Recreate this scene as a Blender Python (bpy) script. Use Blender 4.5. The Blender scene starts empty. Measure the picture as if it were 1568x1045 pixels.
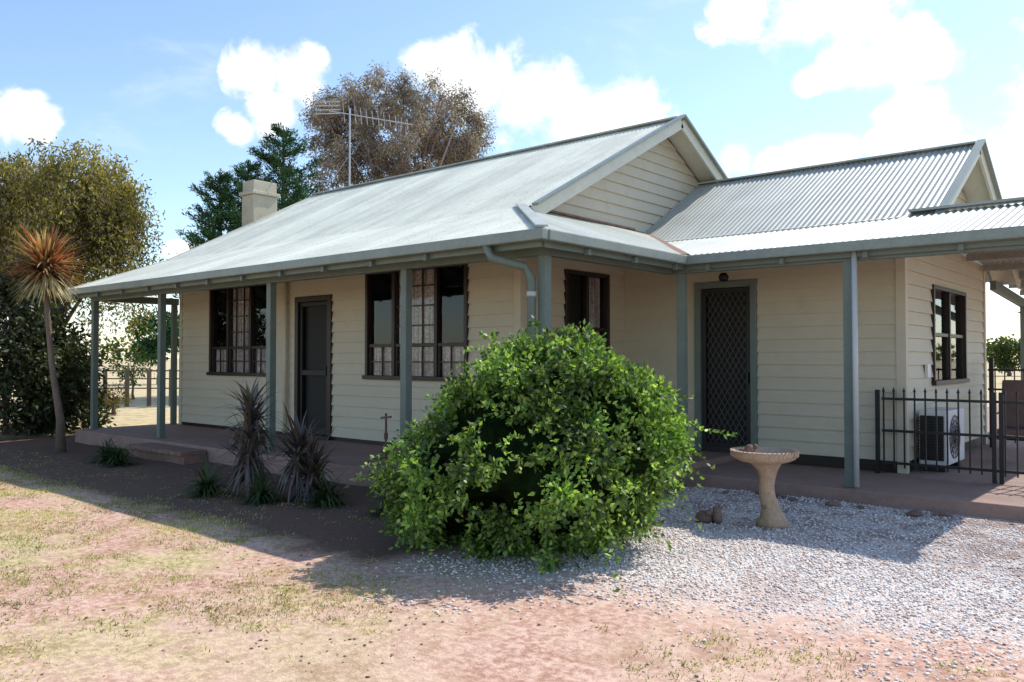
import bpy, bmesh, math, random
import numpy as np
from mathutils import Vector, Matrix, noise as mnoise
random.seed(7); rng=np.random.default_rng(7)
scene=bpy.context.scene
scene.view_settings.view_transform='Standard'
scene.view_settings.look='None'
scene.view_settings.exposure=0

# ------------------------------------------------------------------ camera
CZ=1.5; F=1265.0; TH=math.radians(40.4)
cam=bpy.data.cameras.new("camera"); cam_o=bpy.data.objects.new("camera",cam)
scene.collection.objects.link(cam_o); scene.camera=cam_o
cam.sensor_width=36; cam.lens=36*F/1568; cam.clip_end=3000; cam.clip_start=0.05
cam_o.location=(0,0,CZ); cam_o.rotation_euler=(math.radians(90+1.18),0,TH)
def px(u,v,d):
    a=(u-784)/F; x=a*d*math.cos(TH)-d*math.sin(TH); y=a*d*math.sin(TH)+d*math.cos(TH)
    return (x,y,CZ-(v-548)/F*d)

# ------------------------------------------------------------------ materials
class NT:
    def __init__(s,tree): s.t=tree
    def n(s,typ,ins=None,**kw):
        nd=s.t.nodes.new(typ)
        for k,v in kw.items(): setattr(nd,k,v)
        if ins:
            for k,v in ins.items():
                sk=nd.inputs[k]
                if isinstance(v,bpy.types.NodeSocket): s.t.links.new(v,sk)
                else: sk.default_value=v
        return nd
    def m(s,op,a,b=0.0,c=0.0,clamp=False):
        nd=s.t.nodes.new('ShaderNodeMath'); nd.operation=op; nd.use_clamp=clamp
        for i,v in enumerate((a,b,c)):
            if isinstance(v,bpy.types.NodeSocket): s.t.links.new(v,nd.inputs[i])
            else: nd.inputs[i].default_value=v
        return nd.outputs[0]
    def mr(s,v,a,b,c=0.0,d=1.0,smooth=True):
        nd=s.t.nodes.new('ShaderNodeMapRange')
        if smooth: nd.interpolation_type='SMOOTHSTEP'
        s.t.links.new(v,nd.inputs['Value'])
        for k,x in zip(('From Min','From Max','To Min','To Max'),(a,b,c,d)): nd.inputs[k].default_value=x
        return nd.outputs[0]
    def mix(s,f,a,b,bt='MIX'):
        nd=s.t.nodes.new('ShaderNodeMix'); nd.data_type='RGBA'; nd.blend_type=bt
        for i,v in ((0,f),(6,a),(7,b)):
            if isinstance(v,bpy.types.NodeSocket): s.t.links.new(v,nd.inputs[i])
            else: nd.inputs[i].default_value=v if i==0 else (v[0],v[1],v[2],1)
        return nd.outputs[2]
    def noise(s,vec,scale,detail=5,rough=.55,dist=0):
        nd=s.n('ShaderNodeTexNoise',{'Vector':vec,'Scale':scale,'Detail':detail,'Roughness':rough,'Distortion':dist})
        return nd.outputs[0]
def newmat(name):
    m=bpy.data.materials.new(name); m.use_nodes=True; m.node_tree.nodes.clear()
    return m,NT(m.node_tree)
def solid(name,col,rough=.6,var=.15,scale=3,bump=0,bscale=60,metal=0,spec=.4,stretch=(1,1,1),dirt=None):
    m,t=newmat(name)
    pos=t.n('ShaderNodeNewGeometry').outputs['Position']
    mp=t.n('ShaderNodeMapping',{'Vector':pos,'Scale':stretch}).outputs[0]
    n1=t.noise(mp,scale,5,.65); n2=t.noise(mp,scale*9,3,.6)
    f=t.m('ADD',t.m('MULTIPLY',n1,.65),t.m('MULTIPLY',n2,.35))
    f=t.mr(f,.3,.7)
    a=[c*(1-var) for c in col]; b=[min(1,c*(1+var)) for c in col]
    c=t.mix(f,a,b)
    if dirt:
        dm=t.mr(n1,.55,.75); c=t.mix(t.m('MULTIPLY',dm,dirt[3]),c,dirt[:3])
    ins={'Base Color':c,'Roughness':rough,'Metallic':metal,'Specular IOR Level':spec}
    if bump:
        bn=t.noise(pos,bscale,4,.6)
        ins['Normal']=t.n('ShaderNodeBump',{'Height':bn,'Strength':bump,'Distance':.01}).outputs[0]
    p=t.n('ShaderNodeBsdfPrincipled',ins)
    o=t.n('ShaderNodeOutputMaterial',{'Surface':p.outputs[0]})
    return m
def leafmat(name,cols,trans=.35,gloss=.05,cs=1.2,rough=.45,lo=.6,hi=1.35):
    m,t=newmat(name)
    g=t.n('ShaderNodeNewGeometry')
    r=t.n('ShaderNodeValToRGB',{'Fac':g.outputs['Random Per Island']})
    cr=r.color_ramp
    while len(cr.elements)<len(cols): cr.elements.new(.5)
    for i,c in enumerate(cols):
        cr.elements[i].position=i/(len(cols)-1); cr.elements[i].color=(*c,1)
    n=t.noise(g.outputs['Position'],cs,3,.5)
    k=t.mr(n,.35,.65,lo,hi)
    c=t.mix(1.0,r.outputs[0],t.n('ShaderNodeCombineColor',{0:k,1:k,2:k}).outputs[0],'MULTIPLY')
    d=t.n('ShaderNodeBsdfDiffuse',{'Color':c})
    c2=t.mix(1.0,c,(1.25,1.3,.6),'MULTIPLY')
    tr=t.n('ShaderNodeBsdfTranslucent',{'Color':c2})
    mx=t.n('ShaderNodeMixShader',{0:trans,1:d.outputs[0],2:tr.outputs[0]})
    last=mx
    if gloss>0:
        gl=t.n('ShaderNodeBsdfGlossy',{'Color':(1,1,1,1),'Roughness':rough})
        last=t.n('ShaderNodeMixShader',{0:gloss,1:mx.outputs[0],2:gl.outputs[0]})
    t.n('ShaderNodeOutputMaterial',{'Surface':last.outputs[0]})
    return m
M={}
M['cream']=solid('cream_weatherboard_paint',(.58,.52,.385),.55,.05,2,bump=.15,bscale=40,dirt=(.42,.35,.24,.4))
M['green']=solid('grey_green_trim_paint',(.15,.185,.155),.5,.12,4)
M['gutter']=solid('gutter_paint',(.23,.265,.225),.4,.15,3,dirt=(.14,.12,.09,.5))
M['palet']=solid('pale_barge_paint',(.64,.62,.50),.5,.08,4,dirt=(.35,.33,.27,.4))
M['brown']=solid('dark_brown_frame',(.028,.017,.013),.4,.2,5)
M['black']=solid('black_metal',(.012,.012,.013),.45,.2,8)
M['mesh']=solid('security_mesh_metal',(.085,.078,.065),.5,.15,8)
M['conc']=solid('veranda_concrete',(.31,.205,.165),.85,.18,2.5,bump=.5,bscale=50,dirt=(.22,.14,.11,.5))
M['brick']=solid('step_brick',(.25,.15,.11),.9,.25,8,bump=.5)
M['white']=solid('white_plastic',(.72,.72,.7),.4,.05,3)
M['pvc']=solid('pipe_grey',(.5,.52,.5),.35,.05,3)
M['dark']=solid('dark_interior',(.012,.012,.013),.9,.1,3)
M['chim']=solid('chimney_render',(.50,.45,.33),.85,.15,3,bump=.4,bscale=30,dirt=(.25,.22,.16,.7))
M['bark']=solid('bark',(.16,.12,.09),.9,.35,8,bump=.8,bscale=25,stretch=(1,1,.3))
M['gumbark']=solid('gum_bark',(.30,.24,.22),.8,.3,4,bump=.4,bscale=20,stretch=(1,1,.3))
M['stone']=solid('birdbath_stone',(.50,.35,.235),.85,.28,9,bump=1,bscale=45,dirt=(.17,.13,.10,.8))
M['rock']=solid('edging_rock',(.22,.145,.115),.9,.4,6,bump=.8,bscale=30)
M['metal']=solid('galvanised_metal',(.45,.46,.47),.4,.1,6,metal=.6)
M['rust']=solid('rusty_iron',(.09,.055,.04),.7,.3,9)
M['rustf']=solid('rusty_flashing',(.26,.14,.09),.8,.4,12)
M['cloth']=solid('chair_cloth',(.16,.10,.08),.8,.2,9)

def roofmat(name,col,axis,sheet=.76):
    m,t=newmat(name)
    pos=t.n('ShaderNodeNewGeometry').outputs['Position']
    sc=(1.3,.12,.12) if axis=='x' else (.12,1.3,.12)
    st=t.noise(t.n('ShaderNodeMapping',{'Vector':pos,'Scale':sc}).outputs[0],2.2,5,.6)
    n2=t.noise(pos,1.1,6,.7); n3=t.noise(pos,30,3,.6)
    f=t.mr(t.m('ADD',t.m('MULTIPLY',st,.5),t.m('MULTIPLY',n2,.5)),.35,.65)
    c=t.mix(f,[x*.82 for x in col],[min(.85,x*1.1) for x in col])
    sp=t.n('ShaderNodeSeparateXYZ',{0:pos}).outputs[0 if axis=='x' else 1]
    sh=t.n('ShaderNodeTexWhiteNoise',{'W':t.m('FLOOR',t.m('DIVIDE',sp,sheet))},noise_dimensions='1D').outputs['Value']
    kk=t.mr(sh,0,1,.93,1.05); c=t.mix(1.0,c,t.n('ShaderNodeCombineColor',{0:kk,1:kk,2:kk}).outputs[0],'MULTIPLY')
    c=t.mix(t.m('MULTIPLY',t.mr(n3,.56,.72),.5),c,(.25,.23,.18))
    p=t.n('ShaderNodeBsdfPrincipled',{'Base Color':c,'Roughness':.5,'Metallic':.0,'Specular IOR Level':.35})
    t.n('ShaderNodeOutputMaterial',{'Surface':p.outputs[0]}); return m
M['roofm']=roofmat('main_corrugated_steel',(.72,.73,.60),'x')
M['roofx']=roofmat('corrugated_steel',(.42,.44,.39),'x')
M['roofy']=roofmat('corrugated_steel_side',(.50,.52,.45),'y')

def glassmat():
    m,t=newmat('window_glass')
    tr=t.n('ShaderNodeBsdfTransparent',{'Color':(.92,.94,.94,1)})
    gl=t.n('ShaderNodeBsdfGlossy',{'Color':(.9,.95,1,1),'Roughness':.02})
    fr=t.n('ShaderNodeFresnel',{'IOR':1.45})
    mx=t.n('ShaderNodeMixShader',{0:fr.outputs[0],1:tr.outputs[0],2:gl.outputs[0]})
    t.n('ShaderNodeOutputMaterial',{'Surface':mx.outputs[0]}); return m
M['glass']=glassmat()
def lacemat():
    m,t=newmat('lace_curtain')
    pos=t.n('ShaderNodeNewGeometry').outputs['Position']
    n=t.noise(pos,26,4,.7); n2=t.noise(t.n('ShaderNodeMapping',{'Vector':pos,'Scale':(14,14,.6)}).outputs[0],1.5,3,.6)
    f=t.m('MULTIPLY',t.mr(n,.35,.6,.35,1),t.mr(n2,.35,.62,.3,1))
    c=t.mix(f,(.16,.12,.11),(.76,.66,.62))
    p=t.n('ShaderNodeBsdfPrincipled',{'Base Color':c,'Roughness':.9})
    t.n('ShaderNodeOutputMaterial',{'Surface':p.outputs[0]}); return m
M['lace']=lacemat()

# ------------------------------------------------------------------ mesh helpers
def empty(name,loc=(0,0,0)):
    e=bpy.data.objects.new(name,None); scene.collection.objects.link(e); e.location=loc; return e
def link(name,me,mats,parent=None,smooth=False):
    for m in (mats if isinstance(mats,(list,tuple)) else [mats]): me.materials.append(m)
    o=bpy.data.objects.new(name,me); scene.collection.objects.link(o)
    if parent is not None:
        o.parent=parent; o.matrix_parent_inverse=Matrix.Translation(-Vector(parent.location))
    if smooth: me.polygons.foreach_set('use_smooth',[True]*len(me.polygons))
    return o
class B:
    def __init__(s): s.v=[]; s.f=[]
    def quad(s,a,b,c,d): 
        i=len(s.v); s.v+= [tuple(a),tuple(b),tuple(c),tuple(d)]; s.f.append((i,i+1,i+2,i+3))
    def poly(s,pts):
        i=len(s.v); s.v+=[tuple(p) for p in pts]; s.f.append(tuple(range(i,i+len(pts))))
    def box(s,x0,x1,y0,y1,z0,z1):
        i=len(s.v)
        s.v+=[(x0,y0,z0),(x1,y0,z0),(x1,y1,z0),(x0,y1,z0),(x0,y0,z1),(x1,y0,z1),(x1,y1,z1),(x0,y1,z1)]
        s.f+=[(i,i+3,i+2,i+1),(i+4,i+5,i+6,i+7),(i,i+1,i+5,i+4),(i+1,i+2,i+6,i+5),(i+2,i+3,i+7,i+6),(i+3,i,i+4,i+7)]
    def beam(s,p,q,w,h,up=(0,0,1)):
        p=Vector(p);q=Vector(q);d=(q-p).normalized();u=Vector(up)
        sd=d.cross(u).normalized()
        if sd.length<.1: sd=Vector((1,0,0))
        u=sd.cross(d).normalized(); i=len(s.v)
        for c in (p,q):
            for a,b in ((-1,-1),(1,-1),(1,1),(-1,1)): s.v.append(tuple(c+sd*a*w/2+u*b*h/2))
        s.f+=[(i,i+1,i+2,i+3),(i+7,i+6,i+5,i+4)]+[(i+k,i+4+k,i+4+(k+1)%4,i+(k+1)%4) for k in range(4)]
    def tube(s,pts,rad,n=8,cap=True):
        pts=[Vector(p) for p in pts]; 
        if not hasattr(rad,'__len__'): rad=[rad]*len(pts)
        i0=len(s.v)
        for k,p in enumerate(pts):
            d=(pts[min(k+1,len(pts)-1)]-pts[max(k-1,0)]).normalized()
            a=d.cross(Vector((0,1,0)) if abs(d.y)<.9 else Vector((1,0,0))).normalized(); b=d.cross(a)
            for j in range(n):
                t=2*math.pi*j/n; s.v.append(tuple(p+(a*math.cos(t)+b*math.sin(t))*rad[k]))
        for k in range(len(pts)-1):
            for j in range(n):
                s.f.append((i0+k*n+j,i0+k*n+(j+1)%n,i0+(k+1)*n+(j+1)%n,i0+(k+1)*n+j))
        if cap:
            s.f.append(tuple(i0+j for j in range(n))[::-1]); s.f.append(tuple(i0+(len(pts)-1)*n+j for j in range(n)))
    def lathe(s,c,prof,n=32,wob=0):
        i0=len(s.v)
        for r,z in prof:
            for j in range(n):
                t=2*math.pi*j/n; rr=r*(1+wob*math.sin(t*14))
                s.v.append((c[0]+rr*math.cos(t),c[1]+rr*math.sin(t),c[2]+z))
        for k in range(len(prof)-1):
            for j in range(n): s.f.append((i0+k*n+j,i0+k*n+(j+1)%n,i0+(k+1)*n+(j+1)%n,i0+(k+1)*n+j))
    def obj(s,name,mat,parent=None,smooth=False,bevel=0):
        me=bpy.data.meshes.new(name); me.from_pydata(s.v,[],s.f); me.update()
        o=link(name,me,mat,parent,smooth)
        if bevel:
            b=o.modifiers.new('b','BEVEL'); b.width=bevel; b.segments=2; b.limit_method='ANGLE'
        return o
def npmesh(name,V,Fq,mat,parent=None,smooth=False):
    me=bpy.data.meshes.new(name)
    V=np.asarray(V,dtype=np.float32); Fq=np.asarray(Fq,dtype=np.int32); k=Fq.shape[1]
    me.vertices.add(len(V)); me.vertices.foreach_set('co',V.ravel())
    me.loops.add(Fq.size); me.loops.foreach_set('vertex_index',Fq.ravel())
    me.polygons.add(len(Fq)); me.polygons.foreach_set('loop_start',np.arange(0,Fq.size,k,dtype=np.int32))
    me.polygons.foreach_set('loop_total',np.full(len(Fq),k,dtype=np.int32))
    me.update(calc_edges=True); me.validate()
    return link(name,me,mat,parent,smooth)
def unit(a): return a/np.maximum(np.linalg.norm(a,axis=-1,keepdims=True),1e-6)
def rdirs(n): return unit(rng.normal(size=(n,3)))
def leaves(P,D,L,W):
    P=np.asarray(P);D=unit(np.asarray(D)); n=len(P)
    S=unit(np.cross(D,rdirs(n))); L=np.broadcast_to(L,(n,)).reshape(-1,1); W=np.broadcast_to(W,(n,)).reshape(-1,1)
    V=np.stack([P,P+D*L*.45+S*W/2,P+D*L,P+D*L*.45-S*W/2],1).reshape(-1,3)
    return V,np.arange(n*4).reshape(-1,4)
def blades(P,D,L,W,droop,segs=5):
    P=np.asarray(P,float);D=unit(np.asarray(D,float));n=len(P)
    S=unit(np.cross(D,np.array([0,0,1.0]))+1e-4)
    rows=[]
    p=P.copy();d=D.copy()
    L=np.broadcast_to(L,(n,)).reshape(-1,1).astype(float);W=np.broadcast_to(W,(n,)).reshape(-1,1);droop=np.broadcast_to(droop,(n,)).reshape(-1,1)
    for k in range(segs+1):
        t=k/segs; w=W*(.6+1.2*t if t<.33 else (1-t)*1.5)*.5
        rows.append(np.stack([p-S*w,p+S*w],1))
        p=p+d*L/segs; d=unit(d+np.array([0,0,-1.0])*droop/segs)
    V=np.stack(rows,1).reshape(n,-1,3)
    m=(segs+1)*2; f=[]
    for k in range(segs): f.append([2*k,2*k+1,2*k+3,2*k+2])
    Fq=(np.arange(n)[:,None,None]*m+np.array(f)[None]).reshape(-1,4)
    return V.reshape(-1,3),Fq

# ------------------------------------------------------------------ ground
SX,SY=.17,.858
m,t=newmat('ground_soil_grass_gravel')
pos=t.n('ShaderNodeNewGeometry').outputs['Position']
sep=t.n('ShaderNodeSeparateXYZ',{0:pos}); X,Y=sep.outputs[0],sep.outputs[1]
nb=t.noise(pos,.7,5,.6); nm=t.noise(pos,2.6,5,.65); nf=t.noise(pos,22,5,.7); ng=t.noise(pos,90,3,.6)
soil=t.mix(t.mr(nf,.35,.65),(.42,.23,.16),(.70,.48,.37))
soil=t.mix(t.mr(nb,.4,.65,0,.6),soil,(.70,.49,.38))
soil=t.mix(t.m('MULTIPLY',t.mr(nm,.5,.66),.55),soil,(.38,.19,.13))
grassc=t.mix(t.mr(nf,.38,.62),(.25,.26,.07),(.64,.52,.26))
gm=t.mr(t.m('ADD',t.m('MULTIPLY',nb,.5),t.m('ADD',t.m('MULTIPLY',nm,.3),t.m('MULTIPLY',nf,.2))),.46,.57)
leftm=t.mr(X,-1.5,-6,.1,.95)
c=t.mix(t.m('MULTIPLY',t.m('MULTIPLY',gm,leftm),.8),soil,grassc)
bed_shade=t.m('MULTIPLY',t.mr(t.m('ADD',Y,t.m('MULTIPLY',nm,.5)),4.05,4.5),t.mr(X,-4.6,-5.0))  # dark garden soil, spread to the eave's shadow line to paint in shade
c=t.mix(bed_shade,c,t.mix(nf,(.09,.055,.04),(.21,.13,.095)))
e=t.m('SUBTRACT',Y,t.m('ADD',t.m('MULTIPLY',X,.22),5.3))
e=t.m('ADD',e,t.m('MULTIPLY',t.m('SUBTRACT',nm,.5),2.0))
e=t.m('ADD',e,t.m('MULTIPLY',t.m('SUBTRACT',nf,.5),1.6))
gv=t.m('MULTIPLY',t.m('MULTIPLY',t.mr(e,-.5,.5),t.mr(X,-4.9,-4.3)),t.mr(Y,9.6,9.2))
vor=t.n('ShaderNodeTexVoronoi',{'Vector':pos,'Scale':60.0})
gc=t.mix(t.mr(t.n('ShaderNodeSeparateColor',{0:vor.outputs['Color']}).outputs[0],0,1),(.62,.50,.43),(.90,.85,.80))
gc=t.mix(t.mr(t.m('ADD',t.m('MULTIPLY',nb,.6),t.m('MULTIPLY',nm,.4)),.5,.62,0,.6),gc,(.55,.38,.30))
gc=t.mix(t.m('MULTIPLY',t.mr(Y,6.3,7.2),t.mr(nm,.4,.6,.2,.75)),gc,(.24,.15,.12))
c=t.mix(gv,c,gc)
far=t.m('MAXIMUM',t.mr(Y,17,21),t.mr(X,-16.8,-18))
c=t.mix(t.m('MULTIPLY',far,t.mr(nm,.3,.6,.5,1)),c,(.64,.52,.30))
h=t.m('ADD',t.m('MULTIPLY',nf,.6),t.m('ADD',t.m('MULTIPLY',ng,.25),t.m('MULTIPLY',t.m('MULTIPLY',vor.outputs['Distance'],gv),-1.0)))
bp=t.n('ShaderNodeBump',{'Height':h,'Strength':.8,'Distance':.025})
p=t.n('ShaderNodeBsdfPrincipled',{'Base Color':c,'Roughness':.95,'Specular IOR Level':.15,'Normal':bp.outputs[0]})
t.n('ShaderNodeOutputMaterial',{'Surface':p.outputs[0]})
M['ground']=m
b=B()
def gz(x,y): return .035*mnoise.noise(Vector((x*.5,y*.5,0)))+.012*mnoise.noise(Vector((x*2,y*2,4)))-.022
def axis_pts(): 
    a=list(np.arange(-18,6.01,.2)); return [-1500,-400,-120,-60,-35,-24]+a+[10,18,35,80,250,1500]
xs=axis_pts(); ys=[-300,-80,-20,-6]+list(np.arange(-2,10.01,.2))+[14,20,30,60,120,300,900,2000]
for y in ys:
    for x in xs:
        b.v.append((x,y,gz(x,y) if -18<=x<=6 and -2<=y<=8.6 else -.022))
nx=len(xs)
for j in range(len(ys)-1):
    for i in range(nx-1): k=j*nx+i; b.f.append((k,k+1,k+nx+1,k+nx))
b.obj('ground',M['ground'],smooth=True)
def stones(n,region,s0,s1,flat=.6):
    base=np.array([(1,0,0),(0,1,0),(-1,0,0),(0,-1,0),(0,0,1),(0,0,-1)],float)
    fc=np.array([(0,1,4),(1,2,4),(2,3,4),(3,0,4),(1,0,5),(2,1,5),(3,2,5),(0,3,5)])
    C=[]
    while len(C)<n:
        x,y,ok=region()
        if ok: C.append((x,y,gz(x,y)))
    C=np.array(C); s=s0+(s1-s0)*rng.random((n,1,1))**2
    V=base[None]*s*rng.uniform(.6,1.3,(n,6,1)); V[:,:,2]*=flat
    a=rng.uniform(0,6.28,n); ca,sa=np.cos(a)[:,None],np.sin(a)[:,None]
    Vx=V[:,:,0]*ca-V[:,:,1]*sa; Vy=V[:,:,0]*sa+V[:,:,1]*ca
    V=np.stack([Vx,Vy,V[:,:,2]],2)+C[:,None,:]; V[:,:,2]+=s[:,:,0]*.3
    return V.reshape(-1,3),(np.arange(n)[:,None,None]*6+fc[None]).reshape(-1,3)
def greg():
    x=random.uniform(-4.8,.8); y=random.uniform(3.2,8.9)
    e=y-(5.3+.22*x)+1.1*mnoise.noise(Vector((x*1.3,y*1.3,3)))+.4*mnoise.noise(Vector((x*5,y*5,3)))
    ok=random.random()<max(0,min(1,.35+e*.5))
    if x<-4.3 and random.random()<(-4.3-x)/.5: ok=False
    if y>6.6 and random.random()<.45: ok=False
    return x,y,ok
V,Fq=stones(40000,greg,.004,.016)
def rampmat(name,cols,rough=.85):
    m,t=newmat(name); g=t.n('ShaderNodeNewGeometry')
    r=t.n('ShaderNodeValToRGB',{'Fac':g.outputs['Random Per Island']}); cr=r.color_ramp
    while len(cr.elements)<len(cols): cr.elements.new(.5)
    for i,c in enumerate(cols): cr.elements[i].position=i/(len(cols)-1); cr.elements[i].color=(*c,1)
    p=t.n('ShaderNodeBsdfPrincipled',{'Base Color':r.outputs[0],'Roughness':rough,'Specular IOR Level':.2})
    t.n('ShaderNodeOutputMaterial',{'Surface':p.outputs[0]}); return m
npmesh('gravel',V,Fq,rampmat('gravel_stone',[(.56,.39,.31),(.78,.66,.58),(.87,.82,.77),(.9,.87,.83)]))
def lreg():
    x=random.uniform(-12,1.5); y=random.uniform(1,8.8)
    g=mnoise.noise(Vector((x,y,9)))+ (.5 if y>6.5 else 0); return x,y,g>random.uniform(-.1,.5)
V,Fq=stones(6500,lreg,.003,.016,.35)
npmesh('leaf_litter',V,Fq,rampmat('litter',[(.14,.08,.05),(.3,.17,.1),(.42,.3,.2),(.5,.36,.26)]))
P=[];D=[];L=[]
cnt=0
while cnt<12500:
    x=random.uniform(-17,1.5); y=random.uniform(.8,5.2)
    if y>5.2+.22*x-.4 and x>-4.8: continue
    if y>4.2 and x<-4.8 and random.random()<.85: continue
    dn=mnoise.noise(Vector((x*.8,y*.8,0)))+.6*mnoise.noise(Vector((x*3,y*3,5)))
    th=-.12 if x<-6 else (.1 if x<-4 else .42)
    if dn<th+random.uniform(-.25,.25): continue
    cnt+=1; k=random.randint(4,8)
    hh=random.uniform(.012,.036); z0=gz(x,y)-.003
    for _ in range(k):
        P.append((x+random.gauss(0,.03),y+random.gauss(0,.03),z0)); D.append((random.gauss(0,.8),random.gauss(0,.8),1)); L.append(hh*random.uniform(.6,1.3))
V,Fq=leaves(np.array(P),np.array(D),np.array(L),np.full(len(P),.006))
npmesh('grass',V,Fq,leafmat('lawn_grass',[(.14,.22,.035),(.30,.35,.08),(.56,.49,.21),(.68,.56,.32)],.3,0))

# ------------------------------------------------------------------ house
house=empty('weatherboard_house',(-11,10,0))
YG=6.2; XG=-4.9; ZG=2.74
YW=8.15; XW=-6.8; XL=-15.45
ZK=3.46; YR=11.7; ZR=5.3; XE=-15.95; XB=-6.42
WY=10.6; WX=-2.85; WYG=9.0; WYR=13.0; WZR=4.49; WYK=10.8; WZK=3.24
XR=-1.30; CS=.058
def corr(name,x0,x1,y0,y1,zf,wave,mat,cuts=(),pitch=.078,amp=.010,rows=4):
    sg=6
    if wave=='x':
        us=np.arange(x0,x1+1e-6,pitch/sg); ws=np.linspace(y0,y1,rows)
    else:
        us=np.arange(y0,y1+1e-6,pitch/sg); ws=np.linspace(x0,x1,rows)
    bm=bmesh.new(); grid=[]
    for w in ws:
        r=[]
        for u in us:
            x,y=(u,w) if wave=='x' else (w,u)
            r.append(bm.verts.new((x,y,zf(x,y)+amp*math.sin(2*math.pi*u/pitch)+.012*mnoise.noise(Vector((x*.6,y*.6,2))))))
        grid.append(r)
    for j in range(len(ws)-1):
        for i in range(len(us)-1):
            bm.faces.new((grid[j][i],grid[j][i+1],grid[j+1][i+1],grid[j+1][i]))
    for co,no in cuts:
        bmesh.ops.bisect_plane(bm,geom=bm.verts[:]+bm.edges[:]+bm.faces[:],plane_co=co,plane_no=no,clear_outer=True)
    bmesh.ops.recalc_face_normals(bm,faces=bm.faces[:])
    me=bpy.data.meshes.new(name); bm.to_mesh(me); bm.free()
    return link(name,me,mat,house,True)
hip=(Vector((XG,YG,0)),Vector((XW,YW,0)))
def side_normal(a,b): d=b-a; return Vector((d.y,-d.x,0)).normalized()
hn=side_normal(*hip)
east=Vector((XG,YW,0))
if (east-hip[0]).dot(hn)<0: hn=-hn
val=(Vector((XG,WYG,0)),Vector((XW,11.2,0))); vn=side_normal(*val)
wpt=Vector((XG,11,0))
if (wpt-val[0]).dot(vn)<0: vn=-vn
sl1=(ZK-ZG)/(YW-YG); sl2=(ZR-ZK)/(YR-YW); slE=(ZK-ZG)/(XG-XW)
slW1=(WZK-ZG)/(WYK-WYG); slW2=(WZR-WZK)/(WYR-WYK)
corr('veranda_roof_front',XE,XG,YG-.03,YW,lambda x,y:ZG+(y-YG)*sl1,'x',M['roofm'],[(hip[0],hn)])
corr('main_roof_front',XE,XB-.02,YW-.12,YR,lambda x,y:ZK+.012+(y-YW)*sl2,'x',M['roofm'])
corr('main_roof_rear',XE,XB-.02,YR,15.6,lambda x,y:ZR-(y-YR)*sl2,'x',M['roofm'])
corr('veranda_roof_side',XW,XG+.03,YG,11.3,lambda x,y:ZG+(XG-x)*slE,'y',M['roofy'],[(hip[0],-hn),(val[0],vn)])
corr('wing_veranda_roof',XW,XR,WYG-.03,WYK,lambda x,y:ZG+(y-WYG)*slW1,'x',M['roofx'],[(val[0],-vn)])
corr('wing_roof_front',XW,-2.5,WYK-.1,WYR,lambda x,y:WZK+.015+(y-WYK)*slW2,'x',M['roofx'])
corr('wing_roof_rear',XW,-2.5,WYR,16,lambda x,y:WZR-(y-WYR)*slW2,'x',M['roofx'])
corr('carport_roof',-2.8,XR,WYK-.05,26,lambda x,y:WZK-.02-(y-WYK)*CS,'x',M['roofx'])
b=B()
b.beam((XE,YR,ZR+.02),(XB-.02,YR,ZR+.02),.22,.025); b.beam((XW,WYR,WZR+.02),(-2.5,WYR,WZR+.02),.22,.025)
b.beam((XG,YG,ZG+.03),(XW,YW,ZK+.03),.12,.02)
b.beam((-2.8,WYK-.03,WZK+.04),(XR+.02,WYK-.03,WZK+.04),.2,.03)
b.obj('roof_capping',M['roofx'],house)
b=B()
b.beam((XG,WYG,ZG+.02),(XW,11.2,ZK+.0),.12,.012)
b.beam((XW+.05,YW+.1,ZK+.0),(XW+.05,10.8,ZK+.0),.07,.03)
b.obj('valley_flashing',M['rustf'],house)
def rake(b,x,y0,z0,y1,z1,w,h,off=0): b.beam((x,y0,z0+off),(x,y1,z1+off),w,h)
GB=((XB,7.95,ZR-sl2*(YR-7.95),YR,ZR,sl2,15.6),(-2.48,WYK-.25,WZR-slW2*(WYR-WYK+.25),WYR,WZR,slW2,16))
b=B()
for x,ya,za,yr,zr,sl,yb in GB:
    rake(b,x,ya,za,yr,zr,.035,.17,-.06); rake(b,x,yr,zr,yb,zr-sl*(yb-yr),.035,.17,-.06)
rake(b,XE-.02,YW,ZK,YR,ZR,.035,.17,-.06); rake(b,XE-.02,YG,ZG,YW,ZK,.035,.15,-.06)
b.obj('barge_boards',M['palet'],house)
b=B()
for x,ya,za,yr,zr,sl,yb in GB:
    rake(b,x+.03,ya,za,yr,zr,.10,.035,.05); rake(b,x+.03,yr,zr,yb,zr-sl*(yb-yr),.10,.035,.05)
b.obj('barge_capping',M['gutter'],house)
b=B()
for (xa,xb,ya,za,yr,zr,sl,yb) in ((XW,XB-.02,7.97,ZR-sl2*(YR-7.97),YR,ZR,sl2,15.6),(WX,-2.5,WYK-.2,WZR-slW2*(WYR-WYK+.2),WYR,WZR,slW2,16)):
    o=-.05
    b.quad((xa,ya,za+o),(xb,ya,za+o),(xb,yr,zr+o),(xa,yr,zr+o)); b.quad((xa,yr,zr+o),(xb,yr,zr+o),(xb,yb,zr-sl*(yb-yr)+o),(xa,yb,zr-sl*(yb-yr)+o))
b.obj('gable_soffit',M['palet'],house)
b=B()
b.box(XE-.03,XG+.1,YG-.13,YG-.02,ZG-.12,ZG-.012)
b.box(XG+.002,XG+.11,YG-.018,WYG-.131,ZG-.121,ZG-.013)
b.box(XG+.012,XR+.04,WYG-.13,WYG-.02,ZG-.12,ZG-.012)
b.obj('gutters',M['gutter'],house,bevel=.012)
b=B()
ZB=2.54
b.box(XE,XG-.02,YG+.002,YG+.04,ZG-.17,ZG-.02)
b.box(XG-.04,XG-.002,YG+.045,WYG-.02,ZG-.171,ZG-.03)
b.box(XG-.042,XR+.02,WYG+.002,WYG+.04,ZG-.17,ZG-.02)
b.box(-15.68,-5.10,6.51,6.61,ZB,ZB+.13)
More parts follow.
